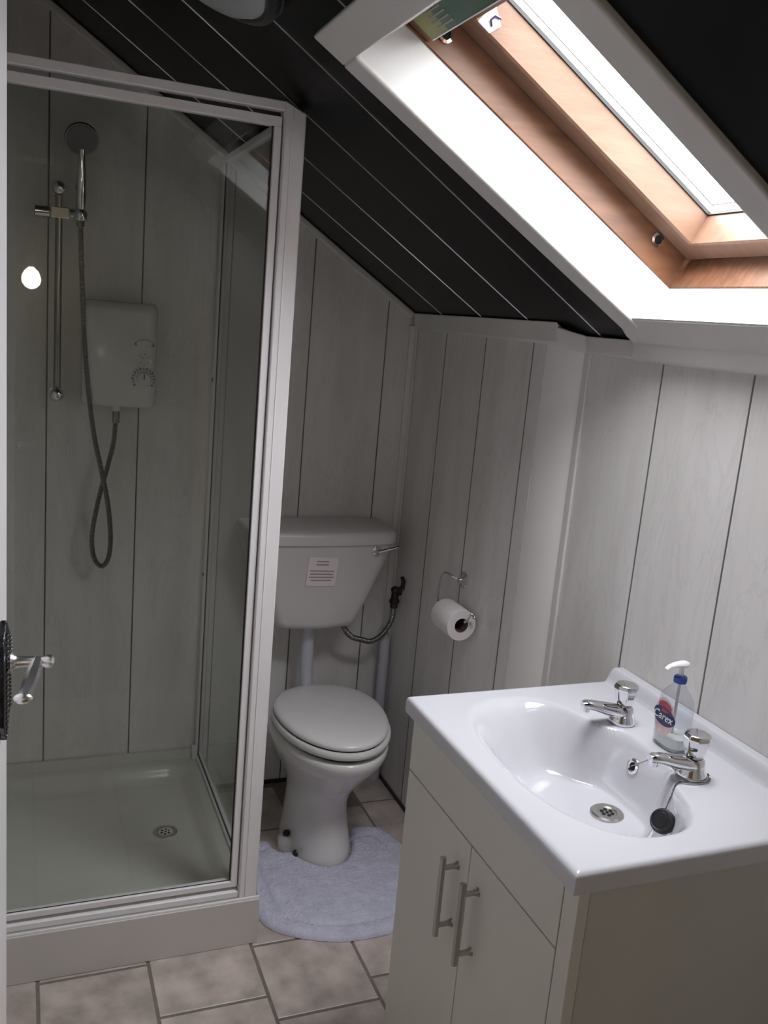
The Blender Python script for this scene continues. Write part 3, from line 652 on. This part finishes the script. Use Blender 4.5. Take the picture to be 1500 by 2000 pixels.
def nearest(P, poly, closed=True):
    A = poly; Bv = np.roll(poly, -1, 0)
    if not closed: A, Bv = A[:-1], poly[1:]
    d = Bv-A; L = (d*d).sum(1)+1e-12
    best = np.full(len(P), 9e9); bp = np.zeros_like(P)
    for i in range(len(A)):
        t = np.clip(((P-A[i])@d[i])/L[i], 0, 1); q = A[i]+t[:, None]*d[i]; e = np.hypot(*(P-q).T)
        k = e < best; best[k] = e[k]; bp[k] = q[k]
    return best, bp
inside = np.zeros(len(P), bool)
A = pl; Bv = np.roll(pl, -1, 0)
for a_, b_ in zip(A, Bv):
    c = ((a_[1] > P[:, 1]) != (b_[1] > P[:, 1]))
    with np.errstate(divide='ignore', invalid='ignore'):
        xx = (b_[0]-a_[0])*(P[:, 1]-a_[1])/(b_[1]-a_[1])+a_[0]
    inside ^= c & (P[:, 0] < xx)
dist, near = nearest(P, pl); do, _ = nearest(P, outer, False)
nxg, nyg = len(gx), len(gy); ins = inside.reshape(nyg, nxg)
used = {}; mv = []; mf = []
rng = np.random.RandomState(3)
def mvert(i):
    if i in used: return used[i]
    if inside[i]:
        x, y = P[i]; d = dist[i]; z = .003+.014*min(1, math.sqrt(d/.014))
        z -= .006*math.exp(-((do[i]-.052)/.008)**2)
        z += rng.uniform(-.0026, .0026)*min(1, d/.01) + .002*mnoise.noise((x*22, y*22, 1))
    else: x, y = near[i]; z = .001
    used[i] = len(mv); mv.append((x, y, z)); return used[i]
for j in range(nyg-1):
    for i in range(nxg-1):
        q = [j*nxg+i, j*nxg+i+1, (j+1)*nxg+i+1, (j+1)*nxg+i]
        if any(inside[k] for k in q): mf.append(tuple(mvert(k) for k in q))
mm = MB(); mm.add(mv, mf)
mat_o = obj('pedestal_mat', mm, MMAT, smooth=80)
tag(mat_o, 'pale lilac towelling mat with a cut-out around the toilet foot', 'bath mat')

# ------------------------------------------------------------------ toilet roll on its wire holder
th_ = thing('toilet_roll_holder', 'chrome wire toilet roll holder with round rose on the side wall', 'toilet roll holder', (XW, 2.19, .853))
obj('wall_rose', MB().lathe([(.024, 0), (.024, .004), (.018, .008), (.009, .011), (.008, .020), (.004, .022)], (XW, 2.19, .855), (-1, 0, 0)), MCHR, th_)
wire = spline([(XW-.018, 2.19, .857), (XW-.030, 2.195, .862), (XW-.042, 2.215, .868), (XW-.048, 2.232, .864), (XW-.051, 2.240, .845), (XW-.052, 2.243, .810), (XW-.052, 2.240, .785), (XW-.051, 2.225, .7735), (XW-.05, 2.20, .7725),
               (XW-.05, 2.12, .7725), (XW-.05, 2.078, .7725), (XW-.047, 2.066, .779), (XW-.042, 2.062, .793), (XW-.034, 2.060, .799), (XW-.028, 2.060, .790)], 8)
obj('wire_arm', MB().tube(wire, .0033, 10).sphere(wire[-1], .0055, n=10), MCHR, th_)
trl = thing('toilet_roll', 'white toilet roll hanging on the chrome wire holder', 'toilet roll', (XW-.052, 2.135, .765))
rc = Vector((XW-.052, 2.082, .760)); rl = Vector((0, .108, 0))
obj('paper', MB().lathe([(.0205, 0), (.0425, 0), (.0435, .003), (.0435, .105), (.0425, .108), (.0205, .108), (.0205, 0)], rc, (0, 1, 0), 40, caps=False), MROLL, trl)
obj('core', MB().lathe([(.0185, .0015), (.0204, .0015), (.0204, .1065), (.0185, .1065), (.0185, .0015)], rc, (0, 1, 0), 32, caps=False), MCARD, trl)

# ------------------------------------------------------------------ vanity unit
VX0, VX1, VY0, VY1, VZ = .700, XB-.001, .905, 1.502, .842
van = thing('vanity_cabinet', 'ivory two-door vanity cabinet under the white washbasin', 'cabinet', (.95, 1.2, 0))
FX = .717; CT = .806
obj('carcass', MB().box(FX+.019, XB-.004, VY0+.028, VY1-.022, .10, .12).box(XB-.016, XB-.004, VY0+.028, VY1-.022, .12, .72), MCAB, van)
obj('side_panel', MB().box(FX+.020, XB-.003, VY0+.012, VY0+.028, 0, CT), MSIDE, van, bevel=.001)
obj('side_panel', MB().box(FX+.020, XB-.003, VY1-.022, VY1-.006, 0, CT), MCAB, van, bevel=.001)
obj('front_stile', MB().box(FX+.0, FX+.0185, VY0+.010, VY0+.044, 0, CT), MCAB, van, bevel=.001)
obj('front_panel', MB().box(FX, FX+.018, VY0+.0465, VY1-.008, .690, CT), MCAB, van, bevel=.0015)
obj('kick_board', MB().box(FX+.03, FX+.045, VY0+.03, VY1-.02, 0, .10), MCAB, van)
ym = 1.219
for y0, y1, hy in ((ym+.0012, VY1-.008, 1.258), (VY0+.0465, ym-.0012, 1.180)):
    d_ = obj('door', MB().box(FX, FX+.018, y0, y1, .10, .687), MCAB, van, bevel=.0015)
    hb = MB().cyl((FX-.030, hy, .492), (FX-.030, hy, .646), .0056, 14)
    for z in (.512, .626): hb.lathe([(.0085, 0), (.0065, .003), (.0048, .010), (.0048, .024), (.0062, .030)], (FX, hy, z), (-1, 0, 0), 14)
    obj('bar_handle', hb, MSTL, d_)

bas = thing('washbasin', 'white inset washbasin with oval bowl on the ivory cabinet', 'washbasin', (.95, 1.2, VZ))
bcx, bcy = .888, 1.207
def bowl(x, y):
    # normalised radius of the bowl outline; the back bulges between the two taps
    v = (y-bcy)/.246
    a = abs(v)
    xb = 1.046 - .034/(1+math.exp(-(abs(y-bcy)-.088)/.010))
    hx = xb-bcx if x > bcx else .142
    u = (x-bcx)/hx
    p = 2.3 if x < bcx else 2.7
    return (abs(u)**p + a**p)**(1/p)
def hx_(y): return 1.046 - .034/(1+math.exp(-(abs(y-bcy)-.088)/.010)) - bcx
def bz(x, y):
    r = bowl(x, y); z = VZ
    if r < 1.12:
        wx = max(0, (x-bcx)/hx_(y)) if x > bcx else (bcx-x)/.142
        wy = abs(y-bcy)/.246; n2 = wx*wx+wy*wy+1e-9
        kx = .24 if x > bcx else .82; ky = .30 if y < bcy else .55
        t = max(0, min(1, (1.03-r)/((kx*wx*wx+ky*wy*wy)/n2)))
        s_ = t*t*(3-2*t)
        z -= .107*s_ + .008*max(0, 1-r)
        # fall towards the outlet near the back
        z -= .0025*max(0, 1-math.hypot(x-.955, y-1.192)/.12)
    if x > XB-.040:
        t = max(0, min(1, (x-(XB-.040))/.020)); z += .030*t*t*(3-2*t)
    # raised lip along the outer edge
    e = min(x-VX0, y-VY0, VY1-y)
    if e < .010: z -= .010*(1-math.sqrt(max(0, 1-(1-max(e, 0)/.010)**2)))
    return z
def bax(a, b, n, e0=True, e1=True):
    v = list(np.linspace(a, b, n))
    ex = [.0008, .002, .004, .007]
    if e0: v += [a+k for k in ex]
    if e1: v += [b-k for k in ex]
    return sorted(v)
xs, ys = bax(VX0, VX1, 110, True, False), bax(VY0, VY1, 130)
NX, NY = len(xs), len(ys)
bm_ = MB()
vs = [(x, y, bz(x, y)) for y in ys for x in xs]
fs = [(j*NX+i, j*NX+i+1, (j+1)*NX+i+1, (j+1)*NX+i) for j in range(NY-1) for i in range(NX-1)]
# skirt
base = len(vs); per = [i for i in range(NX)] + [j*NX+NX-1 for j in range(1, NY)] + [(NY-1)*NX+i for i in range(NX-2, -1, -1)] + [j*NX for j in range(NY-2, 0, -1)]
for i in per: vs.append((vs[i][0], vs[i][1], VZ-.033))
n_ = len(per)
for k in range(n_): fs.append((per[k], base+k, base+(k+1) % n_, per[(k+1) % n_]))
base2 = len(vs)
for i in per:
    x, y, _ = vs[i]; vs.append((min(max(x, VX0+.022), VX1), min(max(y, VY0+.014), VY1-.014), VZ-.0355))
for k in range(n_): fs.append((base+k, base2+k, base2+(k+1) % n_, base+(k+1) % n_))
bm_.add(vs, fs)
obj('bowl', bm_, MBAS, bas, smooth=55)
dc = Vector((.970, 1.195, bz(.970, 1.195)+.0006))
drain(dc, .030, bas, 'waste')
# overflow on the back of the bowl
oy = 1.222
best = min(((bz(x, oy)-.800)**2, x) for x in np.linspace(.95, 1.06, 300))[1]
dzdx = (bz(best+.002, oy)-bz(best-.002, oy))/.004
on = Vector((-dzdx, 0, 1)).normalized()
oc = Vector((best, oy, bz(best, oy)))
of = obj('overflow', MB().lathe([(.007, .002), (.010, .004), (.0145, .003), (.0155, 0), (.0155, -.004)], oc, on, 24, caps=False), MCHR, bas)
obj('overflow_hole', MB().lathe([(.0085, 0.0005), (.0085, .0022)], oc, on, 18).lathe([(.003, .0022), (.0025, .0038)], oc, on, 10), MHOLE, of)

# ------------------------------------------------------------------ taps
def tap(x, y, label, tilt):
    t = thing('pillar_tap', label, 'tap', (x, y, VZ), 'chrome pillar taps on the washbasin')
    z = VZ+.0008
    obj('tap_base', MB().lathe([(.0250, 0), (.0258, .003), (.0245, .007), (.0215, .013), (.0200, .022), (.0185, .030), (.0145, .034)], (x, y, z), (0, 0, 1), 28), MCHR, t)
    c, s_ = math.cos(tilt), math.sin(tilt)
    def q(l, h): return (x-l*c, y+l*s_, z+h)
    obj('spout', MB().tube([q(-.012, .018), q(.0, .021), q(.02, .025), q(.045, .031), q(.068, .037), q(.082, .039), q(.089, .0385)], [.014, .0195, .0175, .0150, .0125, .0115, .009], 16, flat=.72, upv=(0, 0, 1)), MCHR, t)
    obj('nozzle', MB().cyl(q(.081, .036), q(.082, .026), .0085, 16), MCHR, t)
    rg = []
    for r, h in ((.0150, .037), (.0175, .041), (.0205, .052), (.0230, .064), (.0235, .071), (.0215, .0765), (.013, .0790), (.004, .0795)):
        rg.append([(x+math.cos(2*PI*(k+.35)/8)*r, y+math.sin(2*PI*(k+.35)/8)*r, z+h) for k in range(8)])
    obj('tap_head', MB().rings(rg), MCHR, t, bevel=.0016, smooth=24, seg=3)
    obj('tap_neck', MB().cyl((x, y, z+.028), (x, y, z+.040), .0135, 20), MDCH, t)
    return t
tap(1.066, 1.311, 'chrome pillar tap on the far side of the soap bottle', .10)
tap(1.058, 1.103, 'chrome pillar tap nearest the black plug and chain', .05)

# ------------------------------------------------------------------ plug and chain
plug = thing('basin_plug', 'black rubber plug on a thin bead chain lying in the bowl', 'plug', (.985, 1.095, VZ-.10))
pa = Vector((.66, .34, -.52)).normalized(); pc = Vector((.964, 1.052, .801))
pb = obj('stopper', MB().lathe([(.002, -.0105), (.011, -.0105), (.0125, -.0085), (.0150, -.0085), (.0165, -.004), (.0180, .003), (.0205, .005), (.0205, .009), (.018, .011), (.002, .0115)], pc, pa, 28), MBLK, plug)
obj('ring_pull', MB().lathe([(.004, .010), (.004, .015), (.002, .017)], pc, pa, 10), MCHR, plug)
ch = [pc+pa*.016, pc+pa*.017+Vector((.002, .006, .012)), (.990, 1.072, .817), (1.012, 1.083, .8405), (1.022, 1.084, .8450), (1.034, 1.0775, .8452), (1.050, 1.0738, .8452), (1.066, 1.0747, .8452), (1.080, 1.0828, .8452), (1.087, 1.096, .8452)]
cs = spline(ch, 16); cs = [p if i < 24 else Vector((p.x, p.y, max(p.z, bz(p.x, p.y)+.0021))) for i, p in enumerate(cs)]; cr = [.0017 if i % 2 else .0009 for i in range(len(cs))]
obj('bead_chain', MB().tube(cs, cr, 6), MDCH, plug)
c2 = spline([(oc+on*.005), (1.030, 1.195, .822), (1.028, 1.170, .842), (1.030, 1.148, .853), (1.036, 1.128, .8475), (1.040, 1.122, VZ+.0025), (1.046, 1.1278, VZ+.0025)], 12)
obj('bead_chain', MB().tube(c2, [.0014 if i % 2 else .0008 for i in range(len(c2))], 6), MDCH, plug)

# ------------------------------------------------------------------ soap bottle
bx, by = 1.096, 1.207
soap = thing('soap_bottle', 'clear pump soap bottle with navy oval label between the two taps', 'soap bottle', (bx, by, VZ))
def bring(z, hx, hy, n=32, pw=2.6):
    out = []
    for k in range(n):
        a = 2*PI*k/n; c, s_ = math.cos(a), math.sin(a); e = 2/pw
        out.append((bx+math.copysign(abs(c)**e, c)*hx, by+math.copysign(abs(s_)**e, s_)*hy, VZ+.001+z))
    return out
obj('bottle', MB().rings([bring(0, .020, .030), bring(.004, .0235, .035), (bring(.03, .024, .0355)), bring(.075, .0235, .0345), bring(.094, .021, .031), bring(.106, .016, .023), bring(.114, .0125, .015, pw=2), bring(.120, .0108, .0110, pw=2), bring(.123, .0105, .0105, pw=2)]), GBOT, soap, smooth=60)
obj('soap_gel', MB().rings([bring(.0025, .018, .028), bring(.006, .0215, .033), bring(.018, .0220, .0335), bring(.024, .0218, .0333)]), MGELW, soap, smooth=60)
obj('dip_tube', MB().cyl((bx, by, VZ+.012), (bx, by, VZ+.128), .0028, 10), MPLW, soap)
obj('pump_collar', MB().lathe([(.0112, 0), (.0118, .002), (.0118, .010), (.0100, .012), (.004, .0125)], (bx, by, VZ+.123), (0, 0, 1), 24), MBLU, soap)
obj('pump_head', MB().cyl((bx, by, VZ+.134), (bx, by, VZ+.152), .0042, 12).tube([(bx+.012, by+.006, VZ+.1555), (bx, by, VZ+.157), (bx-.018, by-.002, VZ+.158), (bx-.032, by-.004, VZ+.1565), (bx-.040, by-.005, VZ+.152)], [.0085, .0105, .0075, .0055, .0045], 12, flat=.6, upv=(0, 0, 1)), MPLW, soap)
lx = bx-.0246
def oval(cy_, cz_, a, b, x0, x1, n=28, t=0.0):
    def pt(k):
        A_ = 2*PI*k/n; u, v = a*math.cos(A_), b*math.sin(A_)
        u, v = u*math.cos(t)-v*math.sin(t), u*math.sin(t)+v*math.cos(t)
        return (0, cy_+u, cz_+v)
    def wrap(x, p):
        return (x + .006*(abs(p[1]-by)/.034)**2.6, p[1], p[2])
    m = MB(); m.rings([[wrap(x0, pt(k)) for k in range(n)], [wrap(x1, pt(k)) for k in range(n)]]); return m
lab = obj('label', oval(by, VZ+.060, .026, .036, lx, lx-.0006), MLBL, soap, smooth=30)
obj('label_band', oval(by, VZ+.078, .017, .010, lx-.0006, lx-.0010), MCRIM, lab, smooth=30)
obj('label_oval', oval(by, VZ+.060, .0290, .0165, lx-.0008, lx-.0015, t=.08), MNAVY, lab, smooth=30)
fc = bpy.data.curves.new('label_text', 'FONT'); fc.body = 'Carex'; fc.size = .0205; fc.extrude = .0003; fc.align_x = 'CENTER'; fc.align_y = 'CENTER'; fc.shear = .25
fo = bpy.data.objects.new('label_text', fc); COL.objects.link(fo)
dg = bpy.context.evaluated_depsgraph_get(); tme = bpy.data.meshes.new_from_object(fo.evaluated_get(dg)); bpy.data.objects.remove(fo)
tme.materials.clear(); tme.materials.append(MWPR)
to = bpy.data.objects.new('label_text', tme); COL.objects.link(to); to.parent = lab
# text plane: x -> -Y, y -> Z, normal -> -X
Rt = Matrix(((0, 0, -1), (-1, 0, 0), (0, 1, 0))).to_4x4()
to.matrix_local = Matrix.Translation(Vector((lx-.0019, by, VZ+.060))-ROOTLOC['soap_bottle']) @ Rt

# ------------------------------------------------------------------ ceiling light (off)
lc = RP(-1.06, 1.61, 0)
cl_ = thing('bulkhead_light', 'round frosted bulkhead light with black rim, off, on the black ceiling', 'ceiling light', lc)
dnv = -ND
obj('base', MB().lathe([(0.172, 0), (0.175, .006), (0.172, .028), (0.161, .034)], lc, dnv, 48), MLRIM, cl_)
obj('rim', MB().lathe([(0.168, .030), (0.170, .036), (0.168, .046), (0.156, .050), (0.147, .046)], lc, dnv, 48, caps=False), MLRIM, cl_)
obj('diffuser', MB().lathe([(0.152, .034), (0.149, .050), (0.136, .062), (0.109, .071), (0.069, .077), (0.023, .079), (0.002, .079)], lc, dnv, 48), MLGL, cl_)
